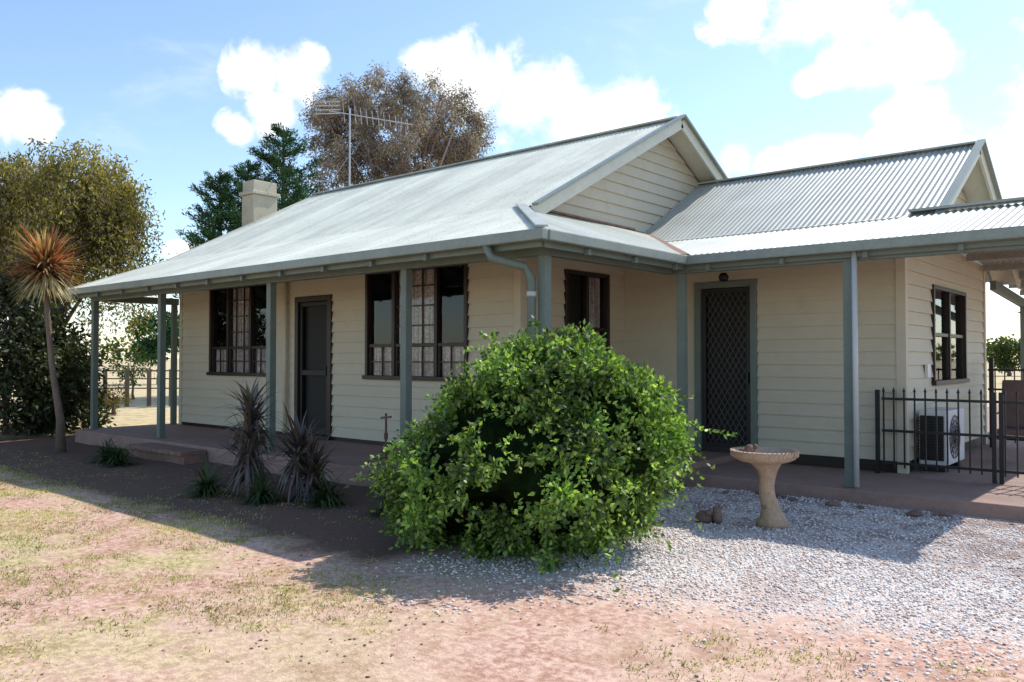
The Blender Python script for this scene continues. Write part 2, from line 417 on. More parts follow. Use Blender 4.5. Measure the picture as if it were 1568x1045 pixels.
b.box(-5.2,-5.1,6.615,9.05,ZB,ZB+.131)
b.box(-5.22,XR,9.06,9.16,ZB,ZB+.132)
b.box(-15.66,-15.57,6.615,YW,ZB+.002,ZB+.129)
b.beam((XR-.09,10.9,WZK-.3),(XR-.09,26,WZK-.3-15.1*CS),.09,.15)
b.box(XR-.135,XR-.045,9.17,10.9,2.62,2.77)
b.beam((-2.74,15.3,WZK-.3-4.4*CS),(-2.74,26,WZK-.3-15.1*CS),.09,.15)
for x in np.arange(-15.5,-6.9,.9): 
    b.beam((x,YG+.05,ZG-.065),(x,YW-.02,ZK-.1),.045,.09)
for x in np.arange(-15.5,-5.0,.9): b.box(x,x+.05,YG-.05,YG+.001,ZG-.19,ZG-.125)
for x in np.arange(-4.6,XR,.9):
    b.beam((x,WYG+.05,ZG-.065),(x,WYK-.22,WZK-.14),.045,.09); b.box(x,x+.05,WYG-.05,WYG+.001,ZG-.19,ZG-.125)
for y in np.arange(6.9,9.0,.9): b.box(XG,XG+.05,y,y+.05,ZG-.19,ZG-.125)
b.obj('veranda_beams',M['green'],house)
b=B()
for y in np.arange(11.5,26,1.1): b.box(-2.8,XR-.05,y,y+.05,WZK-.13-CS*(y-10.8),WZK-.035-CS*(y-10.8))
b.obj('carport_purlins',solid('timber_purlin',(.32,.30,.25),.7,.2,4),house)
b=B()
for x in (-15.6,-13.09,-9.97,-7.21,-5.15): b.box(x-.05,x+.05,6.51,6.61,.2,ZB)
b.box(-5.05,-4.95,9.06,9.16,.12,ZB); b.box(-3.04,-2.94,9.06,9.16,.12,ZB)
b.box(-15.66,-15.58,YW-.12,YW-.02,.2,ZB)
for y in (16,25.6):
    zt=WZK-.36-CS*(y-10.8); b.box(XR-.135,XR-.045,y,y+.09,0,zt)
for y in (18,21.8,25.6):
    zt=WZK-.36-CS*(y-10.8); b.box(-2.785,-2.695,y,y+.09,0,zt)
b.obj('veranda_posts',M['green'],house,bevel=.006)
b=B()
b.box(XE+.1,-4.95,6.33,YW+.1,-.1,.2); b.box(XW,-4.951,YW+.101,WY+.1,-.1,.198)
b.obj('veranda_floor',M['conc'],house,bevel=.01)
b=B(); b.box(-4.948,3.5,8.95,30,-.1,.118); b.obj('wing_veranda_floor',M['conc'],house,bevel=.01)
b=B()
b.box(-12.9,-11.2,5.95,6.325,-.1,.10)
for i in range(10): b.box(-12.9+i*.17+.003,-12.9+i*.17+.165,5.9,6.3,.102,.16)
b.obj('brick_steps',M['brick'],house,bevel=.006)
def boards(b,axis,c,out,a0,a1,z0,z1,ops=(),lim=None,pitch=.165):
    z=z0; 
    while z<z1-1e-4:
        zt=min(z+pitch,z1)
        cuts=sorted({z,zt}|{q for o in ops for q in (o[2],o[3]) if z<q<zt})
        for p,q in zip(cuts[:-1],cuts[1:]):
            segs=[(a0,a1)]
            mid=(p+q)/2
            for o in ops:
                if o[2]<mid<o[3]:
                    ns=[]
                    for s,e in segs:
                        if o[1]<=s or o[0]>=e: ns.append((s,e)); continue
                        if o[0]>s: ns.append((s,o[0]))
                        if o[1]<e: ns.append((o[1],e))
                    segs=ns
            def of(zz): return .003+.027*(1-(zz-z)/pitch)
            for s,e in segs:
                sb,eb,st,et=s,e,s,e
                if lim: (sb,eb),(st,et)=lim(p),lim(q)
                if eb-sb<.01: continue
                def pt(a,zz,o): return (a,c+out*o,zz) if axis=='x' else (c+out*o,a,zz)
                b.quad(pt(sb,p,of(p)),pt(eb,p,of(p)),pt(et,q,of(q)),pt(st,q,of(q)))
                if p==z: b.quad(pt(sb,p,0),pt(eb,p,0),pt(eb,p,of(p)),pt(sb,p,of(p)))
        z=zt
b=B()
W1=(-14.35,-12.39,1.2,2.82); W2=(-9.83,-7.7,1.2,2.82); D1=(-11.59,-10.72,.26,2.45)
boards(b,'x',YW,-1,XL,XW,.26,3.3,[W1,W2,D1])
R1=(9.08,10.15,1.25,2.72)
boards(b,'y',XW,1,YW,WY,.26,3.3,[R1])
D2=(-5.55,-4.73,.2,2.5)
boards(b,'x',WY,-1,XW,WX,.26,3.2,[D2])
SW=(11.85,13.7,1.16,2.47)
boards(b,'y',WX,1,WY,15.1,.26,3.2,[SW])
boards(b,'y',XW,1,0,0,3.3,ZR-.1,[],lambda z:(YR-(ZR-.1-z)/sl2,YR+(ZR-.1-z)/sl2))
boards(b,'y',WX,1,0,0,3.2,WZR-.1,[],lambda z:(WYR-(WZR-.1-z)/slW2,WYR+(WZR-.1-z)/slW2))
b.box(XL,XL+.1,YW+.01,15.2,.2,3.3); b.poly([(XL,YW,3.3),(XL,15.25,3.3),(XL,YR,ZR-.1)])
b.box(XL,XW,15.2,15.3,.2,3.3); b.box(XW,WX-.01,15.0,15.1,.2,3.1)
b.obj('weatherboard_walls',M['cream'],house)
b=B()
b.box(XL-.03,XL+.06,YW-.038,YW-.001,.2,3.2)
b.box(XW-.07,XW+.039,YW-.039,YW-.002,.2,3.2); b.box(XW+.002,XW+.038,YW,YW+.07,.2,3.19)
b.box(WX-.07,WX+.039,WY-.039,WY-.002,.12,3.1); b.box(WX+.002,WX+.038,WY,WY+.07,.12,3.1)
b.box(WX+.002,WX+.038,15.02,15.12,.12,3.1)
b.obj('corner_boards',M['cream'],house)
b=B()
b.box(XL,XW,YW-.012,YW+.05,.2,.259); b.box(XW-.05,XW+.012,YW+.06,WY,.2,.258); b.box(XW+.02,WX,WY-.012,WY+.05,.119,.257); b.box(WX-.05,WX+.012,WY+.06,15.1,.119,.256)
b.obj('base_plate',M['brown'],house)
def P3(axis,c,out,a,o,z): return (a,c+out*o,z) if axis=='x' else (c+out*o,a,z)
def abox(b,axis,c,out,a0,a1,o0,o1,z0,z1):
    lo,hi=sorted((c+out*o0,c+out*o1))
    if axis=='x': b.box(a0,a1,lo,hi,z0,z1)
    else: b.box(lo,hi,a0,a1,z0,z1)
def window(name,axis,c,out,op,bays,rail,lacebays,lowlace,grid=None):
    e=empty(name,P3(axis,c,out,(op[0]+op[1])/2,0,op[2])); e.parent=house; e.matrix_parent_inverse=Matrix.Translation(-Vector(house.location))
    a0,a1,z0,z1=op; fw=.055; b=B()
    abox(b,axis,c,out,a0,a0+fw,-.08,.05,z0,z1); abox(b,axis,c,out,a1-fw,a1,-.08,.05,z0,z1)
    abox(b,axis,c,out,a0+fw,a1-fw,-.08,.05,z1-fw,z1); abox(b,axis,c,out,a0-.04,a1+.04,-.08,.075,z0-.02,z0+.04)
    xs=[a0+fw]; tot=a1-a0-2*fw
    for w in bays: xs.append(xs[-1]+w*tot)
    for x in xs[1:-1]: abox(b,axis,c,out,x-.03,x+.03,-.05,.035,z0+.04,z1-fw)
    zr=z0+rail*(z1-z0)
    for i in range(len(bays)):
        s=xs[i]+(.03 if i else 0); q=xs[i+1]-(.03 if i<len(bays)-1 else 0)
        abox(b,axis,c,out,s,q,-.045,.02,zr-.025,zr+.025)
        abox(b,axis,c,out,s,s+.03,-.044,.012,z0+.04,zr-.025); abox(b,axis,c,out,q-.03,q,-.044,.012,z0+.04,zr-.025)
    b.obj('frame',M['brown'],e,bevel=.004)
    g=B(); 
    g.quad(*[P3(axis,c,out,a,-.02,z) for a,z in ((a0+fw,z0+.04),(a1-fw,z0+.04),(a1-fw,z1-fw),(a0+fw,z1-fw))]); g.obj('glass_pane',M['glass'],e)
    d=B(); abox(d,axis,c,out,a0-.1,a1+.1,-.55,-.53,z0-.1,z1+.1); abox(d,axis,c,out,a0-.1,a0-.08,-.529,-.09,z0-.1,z1+.1); abox(d,axis,c,out,a1+.08,a1+.1,-.529,-.09,z0-.1,z1+.1)
    abox(d,axis,c,out,a0-.08,a1+.08,-.529,-.09,z1+.08,z1+.1); abox(d,axis,c,out,a0-.08,a1+.08,-.529,-.09,z0-.1,z0-.08)
    d.obj('room_behind',M['dark'],e)
    l=B()
    def curtain(s,q,za,zb,o=-.07):
        n=max(8,int((q-s)/.02)); pr=[(s+(q-s)*k/n,o+.012*math.sin(k*1.1)) for k in range(n+1)]
        for (p0,o0),(p1,o1) in zip(pr[:-1],pr[1:]):
            l.quad(P3(axis,c,out,p0,o0,za),P3(axis,c,out,p1,o1,za),P3(axis,c,out,p1,o1,zb),P3(axis,c,out,p0,o0,zb))
    for i in lacebays: curtain(xs[i]+.02,xs[i+1]-.02,zr+.02 if lowlace else z0+.02,z1-.02)
    if lowlace: curtain(a0+fw,a1-fw,z0+.02,zr)
    if l.v: l.obj('curtain',M['lace'],e,True)
    if grid:
        gb=B()
        for i in grid:
            s,q=xs[i],xs[i+1]
            for k in (1,2): x=s+(q-s)*k/3; abox(gb,axis,c,out,x-.009,x+.009,-.018,.004,zr+.025,z1-fw)
            for k in (1,2,3): z=zr+(z1-zr)*k/4; abox(gb,axis,c,out,s+.03,q-.03,-.017,.003,z-.009,z+.009)
        nl=7
        for k in range(1,nl): x=a0+fw+tot*k/nl; abox(gb,axis,c,out,x-.009,x+.009,-.018,.004,z0+.04,zr-.025)
        zz=(z0+zr)/2; abox(gb,axis,c,out,a0+fw,a1-fw,-.0165,.0025,zz-.009,zz+.009)
        gb.obj('glazing_bars',M['brown'],e)
window('front_window','x',YW,-1,W1,(.3,.4,.3),.3,[1],True,[1])
window('front_window','x',YW,-1,W2,(.28,.44,.28),.3,[1],True,[1])
window('side_window','y',XW,1,R1,(.5,.5),.45,[1],False)
window('wing_window','y',WX,1,SW,(.5,.5),.5,[],False)
def door(name,axis,c,out,op,lattice,framemat):
    e=empty(name,P3(axis,c,out,(op[0]+op[1])/2,0,op[2])); e.parent=house; e.matrix_parent_inverse=Matrix.Translation(-Vector(house.location))
    a0,a1,z0,z1=op; b=B()
    abox(b,axis,c,out,a0-.05,a0+.04,-.08,.05,z0,z1+.06); abox(b,axis,c,out,a1-.04,a1+.05,-.08,.05,z0,z1+.06); abox(b,axis,c,out,a0+.04,a1-.04,-.08,.05,z1-.03,z1+.06)
    abox(b,axis,c,out,a0-.05,a1+.05,-.05,.1,z0-.06,z0)
    b.obj('door_frame',framemat,e,bevel=.004)
    b=B(); s,q,t0,t1=a0+.05,a1-.05,z0+.01,z1-.04
    abox(b,axis,c,out,s,s+.06,-.04,.01,t0,t1); abox(b,axis,c,out,q-.06,q,-.04,.01,t0,t1)
    abox(b,axis,c,out,s+.06,q-.06,-.04,.01,t1-.06,t1); abox(b,axis,c,out,s+.06,q-.06,-.04,.01,t0,t0+.12); 
    if not lattice: abox(b,axis,c,out,s+.06,q-.06,-.04,.008,t0+.95,t0+1.03)
    abox(b,axis,c,out,q-.05,q-.02,.01,.05,t0+.95,t0+1.1)
    b.obj('screen_frame',M['black'],e)
    if lattice:
        b=B(); x0,x1,y0,y1=s+.06,q-.06,t0+.12,t1-.06; st=.085
        for sg in (1,-1):
            k=-(y1-y0)
            while k<(x1-x0)+(y1-y0):
                pts=[]
                for z in np.linspace(y0,y1,80):
                    x=x0+k+sg*(z-y0)*.6
                    if x0<=x<=x1: pts.append((x,z))
                if len(pts)>1: b.beam(P3(axis,c,out,pts[0][0],-.012+sg*.002,pts[0][1]),P3(axis,c,out,pts[-1][0],-.012+sg*.002,pts[-1][1]),.008,.008)
                k+=st
        b.obj('security_lattice',M['mesh'],e)
    b=B(); abox(b,axis,c,out,s,q,-.08,-.06,t0,t1); b.obj('door_leaf',solid('door_leaf_paint',(.012,.012,.011),.6,.2,4),e)
door('front_door','x',YW,-1,D1,False,M['brown'])
door('wing_door','x',WY,-1,D2,True,M['green'])
b=B()
b.tube([(-5.55,6.12,2.64),(-5.5,6.14,2.5),(-5.28,6.4,2.42),(-5.24,6.46,2.3),(-5.24,6.46,.2)],.045,12)
b.obj('downpipe',M['green'],house,True)
b=B(); b.tube([(-5.24,6.46,2.12),(-5.24,6.46,2.17)],.05,12); b.tube([(-2.9,9.0,2.62),(-2.9,9.02,.14)],.03,10)
b.obj('white_pipe',M['pvc'],house,True)
b=B(); b.tube([(-11.85,8.07,2.9),(-11.85,8.07,.25)],.035,10); b.obj('wall_pipe',M['cream'],house,True)
b=B(); b.lathe((-5.05,10.35,2.62),[(0,-.09),(.05,-.08),(.07,-.03),(.06,0),(.04,.03),(0,.03)],16); b.obj('eave_light',M['black'],house,True)
b=B(); b.box(-2.825,-2.79,11.45,11.6,1.25,1.42); b.obj('power_point',M['white'],house)
b=B(); b.box(-16.45,-15.99,10.05,10.66,0,5.1); b.box(-16.5,-15.94,10.0,10.71,5.103,5.18); b.box(-16.44,-16.0,10.06,10.65,5.183,5.42)
b.obj('chimney',M['chim'],house,bevel=.015)
b=B(); b.tube([(-16.22,10.35,5.42),(-16.22,10.35,5.50)],.09,12); b.obj('chimney_pot',M['rust'],house)

# ------------------------------------------------------------------ antenna
an=empty('tv_antenna',(-15.5,12.3,4.9)); b=B()
b.tube([(-15.5,12.3,4.8),(-15.5,12.3,7.4)],.02,8)
b.beam((-15.9,12.0,7.35),(-14.2,13.1,6.95),.02,.02)
for k in range(12):
    f=k/11; c=Vector((-15.6,12.2,7.28)).lerp(Vector((-14.3,13.03,6.98)),f); d=Vector((.05,-.1,.42))*(.5-.25*f)
    b.beam(c-d,c+d,.008,.008)
for dz in (-.14,-.05,.05,.14): b.beam((-16.1,11.75,7.4+dz),(-15.75,12.2,7.45+dz),.03,.02)
b.tube([(-15.5,12.3,6.3),(-14.6,12.9,4.9)],.005,5); b.tube([(-15.5,12.3,6.3),(-15.4,11.4,5.15)],.005,5)
b.obj('mast_and_elements',M['metal'],an)

# ------------------------------------------------------------------ bird bath
BX,BY=-3.07,7.23
bb=empty('bird_bath',(BX,BY,0)); c=(BX,BY,0)
b=B()
pr=[(0,-.04),(.135,-.04),(.14,.03),(.11,.06),(.088,.12),(.075,.2),(.07,.27),(.065,.34),(.07,.42),(.085,.48),(.12,.53),(.14,.56)]
b.lathe(c,pr,24,.03)
b.v=[(x-.05*(z/.6)+.012*math.sin(z*16),y-.04*(z/.6)+.008*math.cos(z*13),z) for x,y,z in b.v]
b.obj('pedestal',M['stone'],bb,True)
b=B(); c2=(c[0]-.05,c[1]-.04,0)
b.lathe(c2,[(0,.545),(.13,.55),(.22,.57),(.275,.60),(.295,.64),(.285,.665),(.265,.668),(.245,.64),(.15,.61),(0,.60)],56,.012)
b.obj('basin',M['stone'],bb,True)
b=B()
for k in range(44):
    a=k*2*math.pi/44; r=.288; b.beam((c2[0]+r*math.cos(a),c2[1]+r*math.sin(a),.62),(c2[0]+r*1.01*math.cos(a+.1),c2[1]+r*1.01*math.sin(a+.1),.668),.018,.018)
b.obj('rope_rim',M['stone'],bb)
b=B()
fc=(c2[0]-.10,c2[1]-.09,.625)
b.lathe(fc,[(0,0),(.04,.01),(.05,.04),(.038,.075),(.02,.09),(0,.095)],14); b.lathe((fc[0]+.045,fc[1]+.02,.675),[(0,0),(.022,.01),(.026,.03),(.015,.045),(0,.05)],12)
b.tube([(fc[0]-.03,fc[1],.655),(fc[0]-.09,fc[1]-.02,.67)],[.02,.006],8)
b.obj('figurine',M['rock'],bb,True)
orn=empty('stone_frog_ornament',(-3.62,7.0,0)); b=B()
b.lathe((-3.62,7.0,-.02),[(0,0),(.075,.0),(.085,.04),(.07,.08),(.04,.105),(0,.11)],16); b.lathe((-3.56,6.97,.05),[(0,0),(.03,.01),(.036,.03),(.02,.055),(0,.06)],12)
b.tube([(-3.5,7.02,-.02),(-3.5,7.02,.13)],[.045,.04],10)
b.obj('body',M['rock'],orn,True)
def rockrow(name,pts,s0,s1,mat):
    bm=bmesh.new()
    for (x,y) in pts:
        s=random.uniform(s0,s1); r=bmesh.ops.create_icosphere(bm,subdivisions=2,radius=s)
        sd=random.uniform(0,50); sx,sy=random.uniform(.8,1.8),random.uniform(.7,1.1)
        for v in r['verts']:
            k=1+.35*mnoise.noise(v.co*(2.2/s*.5)+Vector((sd,0,0))); v.co=Vector((v.co.x*sx*k+x,v.co.y*sy*k+y,v.co.z*.5*k))
    me=bpy.data.meshes.new(name); bm.to_mesh(me); bm.free(); return link(name,me,mat)
rockrow('edging_rocks',[(x+random.uniform(-.1,.1),8.70+random.uniform(-.12,.1)) for x in np.arange(-4.3,.5,.19) if random.random()<.6],.02,.075,M['rock'])
sp=empty('sprinkler_stand',(-7.78,6.75,.2)); b=B(); c=Vector((-7.78,6.75,.2))
b.tube([c+Vector((0,0,.12)),c+Vector((0,0,.62))],.014,8); b.beam(c+Vector((-.09,0,.56)),c+Vector((.09,0,.58)),.025,.025); b.tube([c+Vector((0,0,.3)),c+Vector((0,0,.38))],.024,8)
for a in (.3,2.4,4.5):
    b.tube([c+Vector((0,0,.2)),c+Vector((.28*math.cos(a),.28*math.sin(a),.01))],.011,6); b.tube([c+Vector((0,0,.08)),c+Vector((.17*math.cos(a),.17*math.sin(a),.075))],.006,6)
b.obj('tripod',solid('rusty_stand_iron',(.16,.09,.06),.7,.3,9),sp)

# ------------------------------------------------------------------ metal fence, AC, chair
fn=empty('black_metal_fence',(-2,10.45,.12)); b=B(); fy=10.42
for z in (.24,.62,1.0): b.box(-3.05,.6,fy-.012,fy+.012,z,z+.03)
for i,x in enumerate(np.arange(-3.03,.6,.115)):
    b.box(x-.008,x+.008,fy-.009,fy+.009,.2,1.1); i0=len(b.v)
    b.v+=[(x-.016,fy-.012,1.1),(x+.016,fy-.012,1.1),(x+.016,fy+.012,1.1),(x-.016,fy+.012,1.1),(x,fy,1.16)]; b.f+=[(i0,i0+1,i0+4),(i0+1,i0+2,i0+4),(i0+2,i0+3,i0+4),(i0+3,i0,i0+4)]
for x in (-3.1,-1.87,-1.80,-.7,.62): b.box(x-.022,x+.022,fy-.022,fy+.022,.12,1.12)
b.obj('rails_and_pickets',M['black'],fn)
fn=empty('black_metal_fence',(-2,14,.12)); b=B(); fy=14.6
for z in (.24,1.0,1.3): b.box(-2.7,2.6,fy-.012,fy+.012,z,z+.03)
for x in np.arange(-2.6,2.6,.13): b.box(x-.008,x+.008,fy-.009,fy+.009,.2,1.35)
for x in (-2.65,-1.2,.8): b.box(x-.03,x+.03,fy-.03,fy+.03,.12,1.5)
b.obj('rails_and_pickets',M['black'],fn)
ac=empty('air_conditioner_unit',(-2.62,11.4,.12)); b=B(); b.box(-2.78,-2.46,10.95,11.85,.2,.86); b.obj('casing',M['white'],ac,bevel=.02)
b=B(); b.box(-2.76,-2.5,10.93,10.948,.26,.8)
for z in np.arange(.28,.8,.035): b.box(-2.77,-2.49,10.92,10.929,z,z+.012)
b.obj('side_grille',M['black'],ac)
b=B()
for r in (.08,.14,.2,.26):
    b.tube([(-2.452,11.3+r*math.cos(t),.53+r*math.sin(t)) for t in np.linspace(0,2*math.pi,25)],.005,5)
for a in np.linspace(0,math.pi,9)[:-1]: b.beam((-2.451,11.3-.27*math.cos(a),.53-.27*math.sin(a)),(-2.451,11.3+.27*math.cos(a),.53+.27*math.sin(a)),.006,.006,up=(1,0,0))
b.obj('fan_grille',M['black'],ac)
b=B(); b.box(-2.75,-2.5,11.0,11.06,.118,.2); b.box(-2.75,-2.5,11.74,11.8,.118,.2); b.obj('feet',M['black'],ac)
ch=empty('outdoor_chair',(-1.95,12.6,.12)); b=B(); x,y=-1.95,12.6
b.box(x-.28,x+.28,y-.25,y+.25,.5,.56); b.beam((x,y+.25,.56),(x,y+.4,1.2),.56,.05,up=(0,1,0))
b.obj('seat_and_back',M['cloth'],ch,bevel=.02)
b=B()
for sx in (-.27,.27):
    b.tube([(x+sx,y-.25,.12),(x+sx,y-.22,.75),(x+sx,y+.27,.78)],.014,8); b.tube([(x+sx,y+.4,.12),(x+sx,y+.22,.6)],.014,8)
b.obj('frame',M['black'],ch)

# ------------------------------------------------------------------ vegetation
def clumps(name,parent,mat,centers,radii,nleaf,L,W,droop=0,shell=.4,flat=1.0,bias=None):
    C=np.asarray(centers,float);R=np.asarray(radii,float); k=len(C)
    idx=rng.choice(k,nleaf,p=R**2/np.sum(R**2)); d=rdirs(nleaf)
    rr=R[idx][:,None]*(shell+(1-shell)*rng.random((nleaf,1)))*rng.uniform(.75,1.15,(nleaf,1))
    off=d*rr; off[:,2]*=flat; P=C[idx]+off
    D=unit(d+rdirs(nleaf)*.8+np.array([0,0,-droop])+(0 if bias is None else np.array(bias)))
    V,Fq=leaves(P,D,rng.uniform(.6,1.3,nleaf)*L,rng.uniform(.7,1.3,nleaf)*W)
    return npmesh(name,V,Fq,mat,parent)
def ell_centers(n,c,r,inner=.3,jit=.0,zmin=None):
    out=[]
    while len(out)<n:
        d=rdirs(1)[0]; s=inner+(1-inner)*random.random()**.5
        p=np.array(c)+d*np.array(r)*s
        if zmin is not None and p[2]<zmin: continue
        out.append(p)
    return out
def woody(name,parent,mat,base,top,r0,targets,r1=.02):
    b=B(); base=Vector(base);top=Vector(top); n=7
    pts=[base.lerp(top,k/n)+Vector((random.gauss(0,.04),random.gauss(0,.04),0))*(k>0)*(top-base).length*.25 for k in range(n+1)]
    b.tube(pts,[r0*(1.25 if k==0 else 1-.7*k/n) for k in range(n+1)],10)
    for tg in targets:
        tg=Vector(tg); k=random.randint(2,n); s=pts[k]; mid=s.lerp(tg,.5)+Vector((random.gauss(0,.15),random.gauss(0,.15),random.uniform(-.1,.3)))
        rr=r0*(1-.7*k/n)*.5; b.tube([s,s.lerp(mid,.5)+Vector((0,0,.05)),mid,tg],[rr,rr*.75,rr*.5,r1],6)
    b.obj(name,mat,parent,True)

# big shrub in front
sh=empty('leafy_shrub',(-4.2,5.42,0))
lm=leafmat('shrub_leaves',[(.05,.105,.02),(.10,.19,.035),(.22,.36,.06),(.42,.56,.13)],.42,.035,2.6,.5,.45,1.4)
def bushp(d,s=1.0):
    d=Vector(d); k=1+.26*mnoise.noise(d*1.6+Vector((8,4,6)))+.26*mnoise.noise(d*4.0+Vector((1,7,2)))
    z=.78+d.z*.95*k*s; hz=max(0,z)/1.7
    w=(1.17 if hz<.35 else 1.17-.42*((hz-.35)/.65))*s
    sh_=.34*(hz-.45)
    return np.array((-4.26+d.x*w*k+.76*sh_,5.38+d.y*w*k+.65*sh_,max(.05,z)))
C=[];R=[]
for i in range(460):
    p=bushp(rdirs(1)[0],random.uniform(.84,1.0)); C.append(p); R.append(random.choice((.06,.09,.12,.18)))
clumps('leaves',sh,lm,C,R,50000,.05,.030,droop=.25,shell=.0)
P=[];Dd=[]
for i in range(680):
    d=rdirs(1)[0]; d[2]=d[2]*.75+.15; d=d/np.linalg.norm(d)
    p=bushp(d,.94); ln=random.uniform(.08,.28) if i%10 else random.uniform(.34,.52)
    dr=unit(d*1.0+np.array((random.gauss(0,.55),random.gauss(0,.55),random.uniform(-.2,.6))))
    for s in np.linspace(0,1,int(5+ln*50)):
        P.append(p+dr*ln*s+np.array((0,0,-.6*ln*s*s))); Dd.append(dr*.7+rdirs(1)[0])
for (dd,lx,ly) in (((.8,.6,.15),.34,.30),((.8,.55,.5),.2,.2),((.7,.7,-.1),.2,.15)):
    p=bushp(Vector(dd).normalized(),1.0)
    for s in np.linspace(0,1,28):
        P.append(p+np.array((lx*s,ly*s,.08-.30*s+.16*s*s))); Dd.append(np.array((.6,.5,.2))+rdirs(1)[0]*.8)
V,Fq=leaves(np.array(P),np.array(Dd),rng.uniform(.03,.06,len(P)),np.full(len(P),.026)); npmesh('shoots',V,Fq,lm,sh)
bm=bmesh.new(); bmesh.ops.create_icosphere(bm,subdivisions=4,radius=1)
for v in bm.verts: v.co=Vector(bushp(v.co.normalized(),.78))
me=bpy.data.meshes.new('inner'); bm.to_mesh(me); bm.free(); link('light_block_core',me,solid('light_block_core_green',(.010,.018,.006),.9,.5,9,bump=1,bscale=20,spec=0),sh)  # near-black core added to block light through the leaves

# eucalyptus behind the house
gum=empty('eucalyptus_tree',px(625,548,36)[:2]+(0,)); gc=np.array(px(615,205,36)); gb=Vector(px(640,548,36)); gb.z=0
C=ell_centers(170,gc,(3.4,3.4,2.8),.35)+ell_centers(50,np.array(px(520,200,36)),(1.5,1.5,2.0),.3)+ell_centers(50,np.array(px(700,215,36)),(1.6,1.6,2.2),.3)+ell_centers(25,np.array(px(540,290,36)),(1.9,1.9,1.0),.3)
gl=leafmat('gum_leaves',[(.15,.125,.115),(.26,.21,.20),(.38,.30,.30),(.24,.25,.19)],.3,0,.5)
clumps('crown',gum,gl,C,[random.uniform(.35,.75) for _ in C],76000,.16,.045,droop=.9,shell=.05)
woody('trunk_and_limbs',gum,M['gumbark'],gb,(gc[0],gc[1],gc[2]+1.2),.3,C[:50],.025)

def conifer(name,base,H,R,z0,mat,seed=1):
    e=empty(name,base); random.seed(seed); P=[];D=[]; b=B(); bx,by,_=base
    b.tube([(bx,by,0),(bx+.05,by,H*.5),(bx,by,H)],[.22,.14,.02],8)
    tiers=int((H-z0)/.34)
    for i in range(tiers):
        z=z0+(H-z0)*i/tiers; f=1-(z-z0)/(H-z0); rad=R*(f**.8)+.15
        for j in range(7):
            a=random.uniform(0,6.28); ln=rad*random.uniform(.45,1.3); e1=Vector((bx+math.cos(a)*ln,by+math.sin(a)*ln,z+ln*.3+.1)); s=Vector((bx,by,z-.1))
            b.tube([s,s.lerp(e1,.5)-Vector((0,0,.05*ln)),e1],[.03,.02,.006],5)
            m=int(10+ln*26)
            for q in range(m):
                tt=random.uniform(.15,1.03)**.7; p=s.lerp(e1,tt)-Vector((0,0,.2*ln*math.sin(tt*3.14)*.5))
                w=.07+.16*(1-tt)*ln; P.append((p.x+random.gauss(0,w*.7),p.y+random.gauss(0,w*.7),p.z+random.gauss(0,w*.3))); D.append((math.cos(a)*.7+random.gauss(0,.4),math.sin(a)*.7+random.gauss(0,.4),.6+random.gauss(0,.3)))
    P=np.repeat(np.array(P),5,0)+rng.normal(size=(len(P)*5,3))*.06; D=np.repeat(np.array(D),5,0)+rng.normal(size=(len(D)*5,3))*.4
    V,Fq=leaves(P,D,rng.uniform(.10,.2,len(P)),np.full(len(P),.035)); npmesh('needles',V,Fq,mat,e); b.obj('trunk_and_branches',M['bark'],e,True)
cm=leafmat('conifer_needles',[(.02,.05,.03),(.035,.085,.04),(.06,.13,.06),(.09,.19,.08)],.15,0,.9)
conifer('conifer_tree',px(432,548,30)[:2]+(0,),px(0,190,30)[2],2.3,4.0,cm,seed=3)
conifer('conifer_tree',px(335,548,31)[:2]+(0,),px(0,262,31)[2],1.9,3.6,cm,seed=5)
conifer('conifer_tree',px(378,548,32)[:2]+(0,),px(0,245,32)[2],1.9,3.6,cm,seed=9)
random.seed(11)

# weeping flowering tree at the left
lt=empty('weeping_tree',px(70,548,18)[:2]+(0,)); 
ym=leafmat('weeping_leaves',[(.10,.10,.045),(.19,.18,.06),(.36,.32,.07),(.22,.17,.17),(.48,.40,.09)],.35,0,.8)
P=[];D=[];Cc=[]
for (u,v,ru,n,zl) in ((30,300,1.8,210,3.0),(110,290,1.3,230,3.0),(165,320,.65,150,3.0),(-60,300,2.0,80,2.2)):
    c=np.array(px(u,v,18+random.uniform(-.5,.5)))
    for p in ell_centers(n,c,(ru,ru,1.0),.45):
        Cc.append(p); ln=random.uniform(.6,zl); dx,dy=random.gauss(0,.15),random.gauss(0,.15)
        out=unit(p-c)*.5
        for s in np.linspace(0,1,int(ln*26)):
            q=p+np.array((out[0]*s*.6+dx*s,out[1]*s*.6+dy*s,.25*s-ln*s*s)); P.append(q+rng.normal(size=3)*.07); D.append((random.gauss(0,.5),random.gauss(0,.5),-.7+random.gauss(0,.4)))
P=np.repeat(np.array(P),2,0)+rng.normal(size=(len(P)*2,3))*.06; D=np.repeat(np.array(D),2,0)+rng.normal(size=(len(D)*2,3))*.4
V,Fq=leaves(P,D,rng.uniform(.06,.13,len(P)),rng.uniform(.025,.045,len(P))); npmesh('hanging_foliage',V,Fq,ym,lt)
tb=Vector(px(60,548,18)); tb.z=0; tt=Vector(px(70,320,18)); woody('trunk_and_limbs',lt,M['bark'],tb,tt,.16,Cc[::9],.012)
dm=leafmat('dark_shrub_leaves',[(.02,.035,.012),(.04,.06,.02),(.07,.09,.03),(.06,.035,.03)],.2,.03,1.2)
def shrub(name,c,r,n,L,W,mat,core=True,k=60,cr=.25):
    e=empty(name,(c[0],c[1],0)); C=ell_centers(k,c,r,.5,zmin=.05)
    clumps('leaves',e,mat,C,[random.uniform(.6,1.2)*cr for _ in C],n,L,W,.2,.1)
    woody('stems',e,M['bark'],(c[0],c[1],0),(c[0],c[1],c[2]+r[2]*.4),.06,C[::4],.01); return e
